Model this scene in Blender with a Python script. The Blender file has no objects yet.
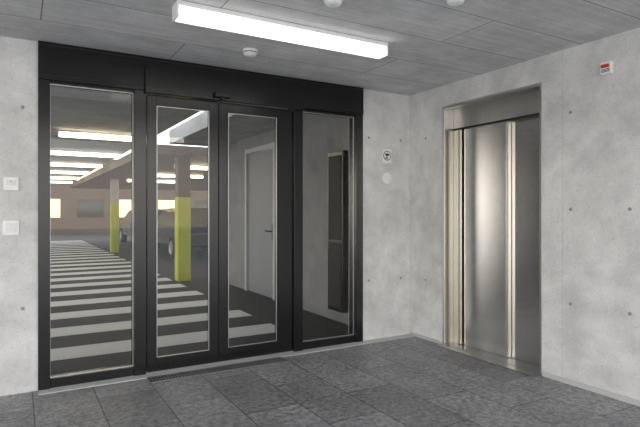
import bpy, bmesh, math, random
from mathutils import Vector, Matrix
random.seed(3)
S=bpy.context.scene
COL=S.collection
S.view_settings.view_transform='Standard'

# ---------- materials ----------
def newmat(n):
    m=bpy.data.materials.new(n); m.use_nodes=True
    nt=m.node_tree; b=nt.nodes['Principled BSDF']; return m,nt,b
def simple(n,c,r=.5,met=0,emit=None,es=0,bump=0,nscale=40):
    m,nt,b=newmat(n)
    b.inputs['Roughness'].default_value=r; b.inputs['Metallic'].default_value=met
    tc=nt.nodes.new('ShaderNodeTexCoord'); no=nt.nodes.new('ShaderNodeTexNoise'); no.inputs['Scale'].default_value=nscale
    nt.links.new(tc.outputs['Object'],no.inputs['Vector'])
    mx=nt.nodes.new('ShaderNodeMix'); mx.data_type='RGBA'
    mx.inputs[6].default_value=(c[0]*.9,c[1]*.9,c[2]*.9,1); mx.inputs[7].default_value=(min(1,c[0]*1.1),min(1,c[1]*1.1),min(1,c[2]*1.1),1)
    nt.links.new(no.outputs['Fac'],mx.inputs[0]); nt.links.new(mx.outputs[2],b.inputs['Base Color'])
    if emit:
        b.inputs['Emission Color'].default_value=(*emit,1); b.inputs['Emission Strength'].default_value=es
    if bump:
        bp=nt.nodes.new('ShaderNodeBump'); bp.inputs['Strength'].default_value=bump; bp.inputs['Distance'].default_value=.01
        nt.links.new(no.outputs['Fac'],bp.inputs['Height']); nt.links.new(bp.outputs[0],b.inputs['Normal'])
    return m
def N(nt,t,**k):
    n=nt.nodes.new(t)
    for a,v in k.items(): setattr(n,a,v)
    return n
def ramp(nt,src,p0,c0,p1,c1):
    r=N(nt,'ShaderNodeValToRGB'); e=r.color_ramp.elements
    e[0].position=p0;e[0].color=(*c0,1);e[1].position=p1;e[1].color=(*c1,1)
    nt.links.new(src,r.inputs[0]); return r.outputs[0]
def mul(nt,a,b,f=1.0,mode='MULTIPLY'):
    m=N(nt,'ShaderNodeMix',data_type='RGBA',blend_type=mode); m.inputs[0].default_value=f
    nt.links.new(a,m.inputs[6]); nt.links.new(b,m.inputs[7]); return m.outputs[2]
def texvec(nt,ax,ay,stretch=None):
    tc=N(nt,'ShaderNodeTexCoord'); s=N(nt,'ShaderNodeSeparateXYZ'); c=N(nt,'ShaderNodeCombineXYZ')
    nt.links.new(tc.outputs['Object'],s.inputs[0])
    nt.links.new(s.outputs[ax],c.inputs[0]); nt.links.new(s.outputs[ay],c.inputs[1]); return tc.outputs['Object'],c.outputs[0]
def noise(nt,vec,sc,det=6,rough=.6,scalevec=None):
    if scalevec:
        mp=N(nt,'ShaderNodeMapping'); mp.inputs['Scale'].default_value=scalevec
        nt.links.new(vec,mp.inputs[0]); vec=mp.outputs[0]
    n=N(nt,'ShaderNodeTexNoise'); n.inputs['Scale'].default_value=sc; n.inputs['Detail'].default_value=det; n.inputs['Roughness'].default_value=rough
    nt.links.new(vec,n.inputs['Vector']); return n.outputs['Fac']
def concrete(name,ax,ay,base,bw,rh,off,line=.72,var=.06,mott=.18,streak=False,rough=.75,ms=.006,midlo=.82):
    m,nt,b=newmat(name); obj,v=texvec(nt,ax,ay)
    br=N(nt,'ShaderNodeTexBrick'); br.offset=off; br.inputs['Scale'].default_value=1
    br.inputs['Brick Width'].default_value=bw; br.inputs['Row Height'].default_value=rh
    br.inputs['Mortar Size'].default_value=ms; br.inputs['Mortar Smooth'].default_value=.5
    br.inputs['Color1'].default_value=(1-var,1-var,1-var,1); br.inputs['Color2'].default_value=(1,1,1,1)
    br.inputs['Mortar'].default_value=(line,line,line,1); nt.links.new(v,br.inputs['Vector'])
    big=ramp(nt,noise(nt,obj,1.1,8,.6),.3,tuple(x*(1-mott) for x in base),.7,tuple(min(1,x*(1+mott*.7)) for x in base))
    mid=ramp(nt,noise(nt,obj,4.5,8,.72),.36,(midlo,midlo,midlo),.64,(1.04,1.04,1.04))
    spk=ramp(nt,noise(nt,obj,70,2,.5),.3,(.8,.8,.8),.42,(1,1,1))
    c=mul(nt,big,mid); c=mul(nt,c,spk); c=mul(nt,c,br.outputs['Color'])
    if streak:
        st=ramp(nt,noise(nt,v,1,5,.6,(1.2,26,1)),.3,(.8,.8,.8),.7,(1.06,1.06,1.06)); c=mul(nt,c,st)
    vo=N(nt,'ShaderNodeTexVoronoi'); vo.inputs['Scale'].default_value=13; nt.links.new(obj,vo.inputs['Vector'])
    po=ramp(nt,vo.outputs['Distance'],.04,(.55,.55,.55),.075,(1,1,1)); c=mul(nt,c,po,.7)
    nt.links.new(c,b.inputs['Base Color']); b.inputs['Roughness'].default_value=rough
    bp=N(nt,'ShaderNodeBump'); bp.inputs['Strength'].default_value=.18; bp.inputs['Distance'].default_value=.01
    nt.links.new(c,bp.inputs['Height']); nt.links.new(bp.outputs[0],b.inputs['Normal'])
    return m
WB=(.74,.735,.722)
M_wallb=concrete('concrete_back',0,2,WB,2.7,2.7,0,line=.8)
M_wallr=concrete('concrete_right',1,2,WB,1.83,2.7,0,line=.86)
M_ceil=concrete('concrete_ceiling',0,1,(.73,.73,.73),2.6,.5,.37,line=.3,var=.16,mott=.14,streak=True,ms=.005,midlo=.86)
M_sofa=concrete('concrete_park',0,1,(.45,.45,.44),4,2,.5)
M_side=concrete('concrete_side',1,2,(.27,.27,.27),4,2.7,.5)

def floor_mat():
    m,nt,b=newmat('stone_paving'); obj,v=texvec(nt,1,0)
    br=N(nt,'ShaderNodeTexBrick'); br.offset=.5; br.inputs['Scale'].default_value=1
    br.inputs['Brick Width'].default_value=.8; br.inputs['Row Height'].default_value=.4
    br.inputs['Mortar Size'].default_value=.004; br.inputs['Mortar Smooth'].default_value=.1
    br.inputs['Color1'].default_value=(.76,.76,.76,1); br.inputs['Color2'].default_value=(1.18,1.18,1.18,1)
    br.inputs['Mortar'].default_value=(.2,.2,.2,1); nt.links.new(v,br.inputs['Vector'])
    big=ramp(nt,noise(nt,obj,2.5,8,.7),.3,(.17,.171,.178),.7,(.30,.301,.308))
    mid=ramp(nt,noise(nt,obj,24,8,.9),.42,(.42,.42,.42),.58,(1.5,1.5,1.5))
    c=mul(nt,big,mid); c=mul(nt,c,br.outputs['Color'])
    nt.links.new(c,b.inputs['Base Color']); b.inputs['Roughness'].default_value=.42
    bp=N(nt,'ShaderNodeBump'); bp.inputs['Strength'].default_value=.4; bp.inputs['Distance'].default_value=.006
    nt.links.new(c,bp.inputs['Height']); nt.links.new(bp.outputs[0],b.inputs['Normal'])
    return m
M_floor=floor_mat()
M_asph=simple('asphalt',(.028,.028,.03),.7,nscale=60,bump=.3)
M_plaza=simple('bounce_concrete',(.5,.495,.48),.7,nscale=12,bump=.1)  # pale tone chosen to bounce light back into the lobby
M_paint=simple('road_paint',(.8,.8,.78),.6)
M_black=simple('black_anodised',(.005,.005,.006),.22)
M_dark=simple('dark_rubber',(.012,.012,.012),.7)
M_white=simple('white_plastic',(.85,.85,.84),.4)
M_whitem=simple('white_lacquer',(.75,.75,.74),.35)
M_frameg=simple('grey_frame_lacquer',(.5,.5,.5),.4)
M_red=simple('red_plastic',(.6,.03,.02),.4)
M_greyd=simple('grey_door_paint',(.24,.25,.265),.45)
M_grating=simple('grating_steel',(.22,.22,.22),.45,.6)
M_alu=simple('aluminium',(.5,.5,.5),.35,1)
M_strip=simple('threshold_stone',(.5,.5,.495),.5,nscale=30)
M_yel=simple('yellow_green_paint',(.46,.50,.005),.5)
M_fascia=simple('brown_cladding',(.09,.052,.03),.6)
M_bld=simple('brown_facade',(.085,.055,.036),.7)
M_warm=simple('lit_window',(.8,.6,.3),.4,emit=(1,.72,.4),es=.9)
M_lamp=simple('lamp_diffuser',(.9,.9,.9),.4,emit=(1,.97,.91),es=1.0)
M_lampp=simple('lamp_diffuser_park',(.9,.9,.9),.4,emit=(1,.96,.88),es=4.5)
M_lampw=simple('lamp_diffuser_warm',(.9,.9,.8),.4,emit=(1,.83,.56),es=7)
M_tire=simple('tyre',(.02,.02,.02),.8)
M_cglass=simple('car_glass',(.02,.025,.03),.1)
M_carw=simple('car_paint_silver',(.3,.3,.32),.25,.5)
M_carb=simple('car_paint_dark',(.015,.017,.02),.25,.3)
M_plug=simple('tie_hole_plug',(.25,.25,.25),.8)

def glass_mat():
    m=bpy.data.materials.new('clear_glass'); m.use_nodes=True; nt=m.node_tree
    nt.nodes.remove(nt.nodes['Principled BSDF']); out=nt.nodes['Material Output']
    t=N(nt,'ShaderNodeBsdfTransparent'); t.inputs[0].default_value=(.84,.84,.825,1)
    g=N(nt,'ShaderNodeBsdfGlossy'); g.inputs['Roughness'].default_value=.0; g.inputs[0].default_value=(1,1,1,1)
    f=N(nt,'ShaderNodeFresnel'); f.inputs[0].default_value=1.34
    mx=N(nt,'ShaderNodeMixShader'); nt.links.new(f.outputs[0],mx.inputs[0]); nt.links.new(t.outputs[0],mx.inputs[1]); nt.links.new(g.outputs[0],mx.inputs[2])
    nt.links.new(mx.outputs[0],out.inputs[0]); return m
M_glass=glass_mat()
def steel_mat(name,c=(.55,.54,.52),r=.24,an=.8):
    m,nt,b=newmat(name); tc=N(nt,'ShaderNodeTexCoord')
    n=noise(nt,tc.outputs['Object'],1,3,.6,(90,90,1.0))
    col=ramp(nt,n,.3,tuple(x*.92 for x in c),.7,c); nt.links.new(col,b.inputs['Base Color'])
    b.inputs['Roughness'].default_value=r
    b.inputs['Metallic'].default_value=1
    b.inputs['Anisotropic'].default_value=an; b.inputs['Anisotropic Rotation'].default_value=.25
    tg=N(nt,'ShaderNodeTangent'); tg.direction_type='RADIAL'; tg.axis='Z'; nt.links.new(tg.outputs[0],b.inputs['Tangent'])
    return m
M_steel=steel_mat('brushed_steel',(.95,.93,.90),.2,.86)
M_steel2=steel_mat('brushed_steel_frame',(.68,.66,.63),.3,.7)
M_steelw=steel_mat('steel_warm_reflection_tint',(.62,.585,.52),.26,.8)  # warm tint stands in for golden reflections on the steel edges

# ---------- mesh helpers ----------
def addbox(bm,a,b,mi=0):
    x0,y0,z0=[min(a[i],b[i]) for i in range(3)]; x1,y1,z1=[max(a[i],b[i]) for i in range(3)]
    v=[bm.verts.new(p) for p in [(x0,y0,z0),(x1,y0,z0),(x1,y1,z0),(x0,y1,z0),(x0,y0,z1),(x1,y0,z1),(x1,y1,z1),(x0,y1,z1)]]
    for f in [(0,3,2,1),(4,5,6,7),(0,1,5,4),(1,2,6,5),(2,3,7,6),(3,0,4,7)]:
        fc=bm.faces.new([v[i] for i in f]); fc.material_index=mi
def boxes(name,bl,mats,parent=None,bevel=0,origin=None):
    bm=bmesh.new()
    for q in bl: addbox(bm,q[0],q[1],q[2] if len(q)>2 else 0)
    if origin: bm.transform(Matrix.Translation(-Vector(origin)))
    me=bpy.data.meshes.new(name); bm.to_mesh(me); bm.free()
    o=bpy.data.objects.new(name,me); COL.objects.link(o)
    if origin: o.location=origin
    for m in (mats if isinstance(mats,list) else [mats]): me.materials.append(m)
    if bevel:
        md=o.modifiers.new('bev','BEVEL'); md.width=bevel; md.segments=2; md.limit_method='ANGLE'
    if parent: o.parent=parent
    return o
def empty(name):
    o=bpy.data.objects.new(name,None); COL.objects.link(o); o.empty_display_size=.1; return o
def lathe(name,prof,mats,loc,axis='Z',parent=None,seg=32,mis=None):
    bm=bmesh.new(); rings=[]
    for r,h in prof:
        rings.append([bm.verts.new((r*math.cos(2*math.pi*i/seg),r*math.sin(2*math.pi*i/seg),h)) for i in range(seg)])
    for k in range(len(rings)-1):
        for i in range(seg):
            f=bm.faces.new([rings[k][i],rings[k][(i+1)%seg],rings[k+1][(i+1)%seg],rings[k+1][i]]); f.smooth=True
            if mis: f.material_index=mis[k]
    bm.faces.new(list(reversed(rings[0]))); f=bm.faces.new(rings[-1])
    if mis: f.material_index=mis[-1]
    rot={'Z':Matrix(),'-Z':Matrix.Rotation(math.pi,4,'X'),'-Y':Matrix.Rotation(math.pi/2,4,'X'),'-X':Matrix.Rotation(-math.pi/2,4,'Y')}[axis]
    bm.transform(Matrix.Translation(loc)@rot); bmesh.ops.recalc_face_normals(bm,faces=bm.faces[:])
    me=bpy.data.meshes.new(name); bm.to_mesh(me); bm.free()
    for m in (mats if isinstance(mats,list) else [mats]): me.materials.append(m)
    o=bpy.data.objects.new(name,me); COL.objects.link(o)
    if parent:o.parent=parent
    return o

H=2.6
# ---------- shell ----------
boxes('floor',[((-9,-6,-.01),(0,.3,0)),((0,-1.647,-.01),(.13,-.507,0))],M_floor)
boxes('ground',[((-6.2,.3,-.3),(45,60,-.0101)),((-9,-6,-.3),(45,.3,-.0101))],M_asph)
boxes('unseen_bounce_ground',[((-45,-40,-.3),(45,-6,-.0101)),((-45,-6,-.3),(-9,.3,-.0101)),((-45,.3,-.3),(-6.2,60,-.0101))],M_plaza)  # unseen ground, made pale to brighten the ceiling and elevator doors
boxes('ceiling',[((-8,-5.6,H),(.3,2.0,H+.3))],M_ceil)
XL,XR=-3.562,-.635
boxes('wall_back',[((-8,0,0),(XL,.25,H)),((XR,0,0),(0,.25,H))],M_wallb)
boxes('wall_right',[((0,-.507,-.01),(.3,.25,H)),((0,-5.6,-.01),(.3,-1.647,H)),((0,-1.647,2.38),(.3,-.507,H))],M_wallr)
def plugs(wall,pts,axis):
    for i,p in enumerate(pts):
        o=lathe('tie_hole_%d'%i,[(.013,0),(.013,.001),(.009,.0015)],M_plug,p,axis,seg=14); o.parent=wall
wb=bpy.data.objects['wall_back']; wr=bpy.data.objects['wall_right']
plugs(wb,[(-.55,0,.62),(-.13,0,.62),(-.13,0,2.1),(-3.66,0,2.1),(-3.66,0,.62),(-.55,0,2.1)],'-Y')
plugs(wr,[(0,-.25,.62),(0,-.25,2.1),(0,-1.9,.62),(0,-1.9,2.1),(0,-2.35,.62),(0,-2.35,1.35),(0,-1.9,1.35)],'-X')
boxes('baseboard_right',[((-.018,-5.6,0),(0,-1.66,.035)),((-.018,-.5,0),(0,-.02,.03))],M_strip)
boxes('trim_threshold',[((XL,-.11,0),(-.02,-.002,.006))],M_strip)

# ---------- drain grate ----------
gb=[((-2.8,-.26,0.0),(-1.62,-.115,.002),1),((-2.8,-.26,.002),(-1.62,-.25,.01)),((-2.8,-.125,.002),(-1.62,-.115,.01)),((-2.8,-.19,.002),(-1.62,-.184,.008))]
n=48
for i in range(n+1):
    x=-2.8+i*(1.18-.009)/n; gb.append(((x,-.25,.002),(x+.009,-.125,.009)))
boxes('drain_grate',gb,[M_grating,M_dark])

# ---------- entrance ----------
E=empty('sliding_glass_entrance')
zt=2.32
boxes('header',[((XL,-.03,zt),(XR,.12,H)),((-2.80,-.06,zt-.02),(-1.33,-.03,H-.08))],M_black,E,.004)
boxes('header_lip',[((XL,-.036,H-.03),(XR,-.03,H-.022)),((XL,-.034,zt+.03),(-2.82,-.03,zt+.036)),((-1.31,-.034,zt+.03),(XR,-.03,zt+.036))],M_dark,E)
boxes('frame_post_1',[((XL,-.02,0),(-3.482,.12,zt))],M_black,E,.003)
boxes('frame_post_2',[((-2.878,-.02,0),(-2.785,.12,zt))],M_black,E,.003)
boxes('frame_post_3',[((-1.43,-.02,0),(-1.334,.12,zt))],M_black,E,.003)
boxes('frame_post_4',[((-.715,-.02,0),(XR,.12,zt))],M_black,E,.003)
boxes('sidelight_rails',[((-3.482,0,0),(-2.878,.1,.075)),((-1.334,0,0),(-.715,.1,.075)),((-3.482,.0,zt-.02),(-2.878,.1,zt)),((-1.334,0,zt-.02),(-.715,.1,zt))],M_black,E,.003)
boxes('sidelight_glass_left',[((-3.482,.045,.075),(-2.878,.057,zt-.02))],M_glass,E)
boxes('sidelight_glass_right',[((-1.334,.045,.075),(-.715,.057,zt-.02))],M_glass,E)
def beads(nm,x0,x1,z0,z1,y):
    w=.0045
    boxes(nm,[((x0,y,z0),(x0+w,y+.012,z1)),((x1-w,y,z0),(x1,y+.012,z1)),((x0+w,y,z0),(x1-w,y+.012,z0+w)),((x0+w,y,z1-w),(x1-w,y+.012,z1))],M_alu,E)
beads('bead_left',-3.482,-2.878,.075,zt-.02,.03)
beads('bead_right',-1.334,-.715,.075,zt-.02,.03)
def leaf(nm,x0,x1,g0,g1,y0=0.0,y1=.045):
    z0,z1,gz0,gz1=.012,zt-.022,.125,2.21
    boxes(nm+'_frame',[((x0,y0,z0),(g0,y1,z1)),((g1,y0,z0),(x1,y1,z1)),((g0,y0,z0),(g1,y1,gz0)),((g0,y0,gz1),(g1,y1,z1))],M_black,E,.003)
    boxes(nm+'_glass',[((g0,y0+.015,gz0),(g1,y0+.03,gz1))],M_glass,E)
    beads(nm+'_bead',g0,g1,gz0,gz1,y0+.002)
leaf('leaf_left',-2.775,-2.168,-2.697,-2.25)
leaf('leaf_right',-2.16,-1.44,-2.075,-1.60)
boxes('leaf_seal',[((-2.168,.01,.012),(-2.16,.04,zt-.03))],M_dark,E)
boxes('floor_track',[((-2.785,-.002,0),(-1.43,.1,.011))],M_alu,E)
boxes('motion_sensor',[((-2.23,-.10,zt+.0),(-2.08,-.06,zt+.045))],M_black,E,.008)
lathe('sensor_lens',[(.014,0),(.014,.012),(.008,.02)],M_cglass,(-2.155,-.08,zt),'-Z',E)

# ---------- elevator ----------
L=empty('elevator')
d=.14; Y0,Y1=-.507,-1.647
O=(-30,-1.08,0)
boxes('portal_lining',[((.0,Y0,0),(d+.06,Y0-.012,2.38)),((.0,Y1,0),(d+.06,Y1+.012,2.38)),((.0,Y0-.012,2.368),(d+.06,Y1+.012,2.38)),
   ((-.006,Y0+.0,0),(-.0005,Y0-.02,2.385)),((-.006,Y1,0),(-.0005,Y1+.02,2.385)),((-.006,Y0-.02,2.36),(-.0005,Y1+.02,2.385))],M_steel2,L,.0015,O)
boxes('transom',[((d-.012,Y0-.012,2.17),(d+.02,Y1+.012,2.368))],M_steel2,L,.003,O)
boxes('transom_trim',[((d-.02,Y0-.012,2.155),(d+.03,Y1+.012,2.17))],M_dark,L)
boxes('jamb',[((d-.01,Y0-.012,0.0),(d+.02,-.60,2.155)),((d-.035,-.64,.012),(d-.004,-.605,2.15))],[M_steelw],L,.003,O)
boxes('door_panel_1',[((d,-.655,.012),(d+.025,-1.185,2.155)),((d-.006,-1.165,.012),(d,-1.185,2.15))],M_steel,L,.003,O)
boxes('door_panel_2',[((d+.035,-1.15,.012),(d+.055,-1.63,2.155))],M_steel,L,.003,O)
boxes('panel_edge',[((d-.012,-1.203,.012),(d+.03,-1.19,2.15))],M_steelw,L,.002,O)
boxes('sill',[((-.10,Y0,.0005),(-.001,Y1,.008)),((.0,Y0-.012,.0005),(d+.06,Y1+.012,.010)),((d,Y0-.05,.010),(d+.004,Y1+.05,.0115))],M_alu,L,.001)
boxes('shaft_back',[((d+.065,Y0,0),(d+.08,Y1,2.38))],M_dark,L)

# ---------- lamps ----------
def lamp(x0,x1,y0,y1,zc,mat=M_lamp,name='fluorescent_ceiling_lamp'):
    e=empty(name); zb=zc-.10
    boxes('housing',[((x0,y0,zc-.03),(x1,y1,zc-.0005)),((x0,y0,zb),(x0+.012,y1,zc-.03)),((x1-.012,y0,zb),(x1,y1,zc-.03))],M_white,e,.004)
    boxes('diffuser',[((x0+.012,y0+.004,zb+.002),(x1-.012,y1-.004,zc-.03))],mat,e,.012)
lamp(-2.87,-1.29,-1.29,-1.17,H)
for y in (-4.3,): lamp(-2.87,-1.26,y-.06,y+.06,H,M_lampp)  # unseen lamp added behind the camera for extra light
for y in (-1.23,-4.3): lamp(-6.6,-5.0,y-.06,y+.06,H,M_lampp)  # more added lamps, out of view to the left, as extra lighting

for i,(x,y) in enumerate([(-2.117,-.60),(-2.08,-1.78),(-1.47,-2.16)]):
    lathe('smoke_detector',[(.058,0),(.058,.014),(.05,.018),(.05,.024),(.054,.026),(.046,.042),(.02,.05)],[M_white,M_dark],(x,y,H),'-Z',mis=[0,0,1,0,0,0,0])

def plate(name,x,z,s,inner):
    e=empty(name)
    boxes('cover',[((x-s/2,-.012,z-s/2),(x+s/2,-.0005,z+s/2))],M_white,e,.003)
    if inner=='rocker': boxes('rocker',[((x-s*.32,-.017,z-s*.32),(x+s*.32,-.012,z+s*.32))],M_whitem,e,.002)
    else:
        boxes('reader_face',[((x-s*.3,-.016,z-s*.1),(x+s*.3,-.012,z+s*.32))],M_whitem,e,.002)
        boxes('led',[((x-s*.05,-.0175,z+s*.15),(x+s*.05,-.016,z+s*.2))],M_dark,e)
plate('access_reader',-3.734,1.535,.095,'reader')
plate('light_switch',-3.734,1.215,.105,'rocker')
e=empty('round_camera_sign')
boxes('plate',[((-.314-.06,-.004,1.92-.075),(-.314+.06,-.0005,1.92+.075))],M_white,e,.01)
lathe('ring',[(.05,0),(.05,.0015)],M_black,(-.314,-.004,1.925),'-Y',e)
lathe('face',[(.043,0),(.043,.0012)],M_white,(-.314,-.0056,1.925),'-Y',e)
boxes('pictogram',[((-.34,-.0085,1.925),(-.298,-.007,1.948)),((-.298,-.0085,1.931),(-.288,-.007,1.942)),((-.325,-.0085,1.9),(-.315,-.007,1.925)),((-.345,-.0085,1.895),(-.3,-.007,1.902))],M_black,e)
lathe('round_wall_disc',[(.062,0),(.062,.004),(.058,.007),(.02,.008)],M_white,(-.314,-.0005,1.685),'-Y')
e=empty('alarm_sounder')
yy,zz=-2.195,2.37
boxes('base',[((-.03,yy-.042,zz-.045),(-.0005,yy+.042,zz+.045))],M_white,e,.005)
boxes('lens',[((-.045,yy-.03,zz-.0),(-.03,yy+.03,zz+.025))],M_red,e,.005)
boxes('grille',[((-.033,yy-.03,zz-.012-i*.009),(-.03,yy+.03,zz-.008-i*.009)) for i in range(3)],M_dark,e)

# ---------- car park beyond the glass ----------
G=-.01
boxes('crosswalk_marking',[((-5.2,.85+i*1.0,G),(-1.07,.85+i*1.0+.45,G+.003)) for i in range(22)],M_paint)
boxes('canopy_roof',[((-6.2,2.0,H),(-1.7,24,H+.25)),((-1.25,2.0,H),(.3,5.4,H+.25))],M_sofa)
for i in range(6):
    y=4.6+i*2.9; lamp(-3.15,-1.75,y-.06,y+.06,H,M_lampp if i%2 else M_lampw)
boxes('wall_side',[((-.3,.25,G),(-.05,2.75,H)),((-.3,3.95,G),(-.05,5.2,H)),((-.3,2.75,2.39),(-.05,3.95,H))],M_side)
dr=empty('door_1')
boxes('door_frame',[((-.33,2.75,G),(-.29,2.82,2.39)),((-.33,3.88,G),(-.29,3.95,2.39)),((-.33,2.82,2.32),(-.29,3.88,2.39))],M_frameg,dr,.003)
boxes('door_slab',[((-.29,2.82,G+.005),(-.24,3.88,2.32))],M_greyd,dr,.003)
boxes('lever_handle',[((-.35,2.88,1.02),(-.29,2.905,1.045)),((-.36,2.88,1.02),(-.34,3.04,1.045)),((-.297,2.86,.9),(-.29,2.92,1.14))],M_black,dr,.004)
cb=empty('dark_wall_cabinet')
boxes('case',[((-.42,.70,.15),(-.301,1.04,2.05))],M_black,cb,.006)
boxes('door_panel',[((-.428,.73,1.0),(-.42,1.01,2.0)),((-.428,.73,.2),(-.42,1.01,.97))],M_dark,cb,.004)
for (x,y) in [(-.9,5.74)]:
    c=empty('concrete_column')
    boxes('painted_shaft',[((x-.125,y-.125,G),(x+.125,y+.125,1.62))],M_yel,c,.01)
    boxes('upper_shaft',[((x-.123,y-.123,1.62),(x+.123,y+.123,2.42))],M_fascia,c,.01)
for (x,y) in [(-4.2,9.5),(4.0,5.74),(-.9,14),(4.0,14)]:
    c=empty('concrete_column'); top=2.42 if x>-2 else H
    boxes('painted_shaft',[((x-.125,y-.125,G),(x+.125,y+.125,1.62))],M_yel,c,.01)
    boxes('upper_shaft',[((x-.123,y-.123,1.62),(x+.123,y+.123,top))],M_sofa,c,.01)
boxes('carport_roof',[((-1.6,5.55,2.42),(14,22,2.6))],M_fascia)
for (x,y) in [(.2,7.5),(.2,10.5),(2.8,9),(.2,13.5)]:
    lamp(x-.8,x+.8,y-.06,y+.06,2.42,M_lampw)
bl=[((-16,30,G),(24,40,4.6),0)]
for f in range(2):
    for i in range(16):
        x=-15+i*2.4; bl.append(((x,29.97,1.0+f*1.9),(x+1.5,30,2.1+f*1.9),1 if (i+f)%3 else 2))
boxes('office_building',bl,[M_bld,M_warm,M_cglass])

def car(x,y,rot,paint):
    e=empty('parked_car')
    prof=[(-2.1,.35),(-2.15,.75),(-2.0,.95),(-1.55,1.0),(-1.1,1.38),(-.5,1.46),(.35,1.42),(1.0,1.0),(1.85,.85),(2.12,.65),(2.1,.32)]
    bm=bmesh.new(); w=.85; rows=[]
    for s,k in ((-1,1),(1,1)):
        rows.append([bm.verts.new((px,s*(w-(.16 if pz>1.1 else 0)),pz)) for px,pz in prof])
    nn=len(prof)
    for i in range(nn):
        j=(i+1)%nn; f=bm.faces.new([rows[0][i],rows[0][j],rows[1][j],rows[1][i]])
        if i in (3,6): f.material_index=1
    bm.faces.new(rows[0][::-1]); bm.faces.new(rows[1])
    bmesh.ops.recalc_face_normals(bm,faces=bm.faces[:])
    T=Matrix.Translation((x,y,G))@Matrix.Rotation(rot,4,'Z')
    bm.transform(T); me=bpy.data.meshes.new('body'); bm.to_mesh(me); bm.free(); me.materials.append(paint); me.materials.append(M_cglass)
    o=bpy.data.objects.new('body',me); COL.objects.link(o); o.parent=e
    md=o.modifiers.new('b','BEVEL'); md.width=.05; md.segments=3; md.limit_method='ANGLE'
    bm=bmesh.new()
    for s in (-1,1):
        pts=[(-1.3,1.06),(-.98,1.34),(-.45,1.40),(.28,1.37),(.78,1.06)]
        f=bm.faces.new([bm.verts.new((px,s*(w-.0-(.155*max(0,(pz-1.0))/.3 if pz<1.3 else .15)+.012),pz)) for px,pz in pts])
    bm.transform(T); me=bpy.data.meshes.new('side_windows'); bm.to_mesh(me); bm.free(); me.materials.append(M_cglass)
    o=bpy.data.objects.new('side_windows',me); COL.objects.link(o); o.parent=e
    for wx in (-1.3,1.3):
        for s in (-1,1):
            o=lathe('wheel',[(.15,0),(.30,0),(.32,.03),(.32,.19),(.30,.22),(.2,.22),(.18,.2)],[M_tire,M_alu],(0,0,0),'-Y',e,seg=28,mis=[0,0,0,0,0,1,1])
            R=Matrix() if s<0 else Matrix.Rotation(math.pi,4,'Z')
            o.matrix_local=T@Matrix.Translation((wx,s*.66,.32))@R
for x,y,r,p in [(1.0,12,1.57,M_carb),(3.6,12,1.57,M_carw),(6.4,12,1.57,M_carb),(1.2,19,1.57,M_carw),(4.4,19,1.57,M_carb),(-7.5,16,0,M_carb)]:
    car(x,y,r,p)

# ---------- world ----------
w=bpy.data.worlds.new('World'); S.world=w; w.use_nodes=True; nt=w.node_tree
bg=nt.nodes['Background']; tc=N(nt,'ShaderNodeTexCoord'); sp=N(nt,'ShaderNodeSeparateXYZ'); nt.links.new(tc.outputs['Generated'],sp.inputs[0])
r=N(nt,'ShaderNodeValToRGB'); nt.links.new(sp.outputs[2],r.inputs[0]); e=r.color_ramp.elements
e[0].position=0; e[0].color=(1.0,.90,.77,1); e[1].position=.5; e[1].color=(.80,.85,.94,1)
k=r.color_ramp.elements.new(.12); k.color=(.95,.94,.93,1)
nt.links.new(r.outputs[0],bg.inputs[0]); bg.inputs[1].default_value=1.95

# ---------- camera ----------
cam=bpy.data.cameras.new('camera'); co=bpy.data.objects.new('camera',cam); COL.objects.link(co)
co.location=(-3.694,-4.40,1.33); co.rotation_euler=(math.pi/2,0,-math.atan2(.503,.8645))
cam.sensor_width=36; cam.lens=520/640*36; cam.shift_y=-1.5/640; cam.clip_start=.05; cam.clip_end=300
S.camera=co
S.view_settings.exposure=0.92
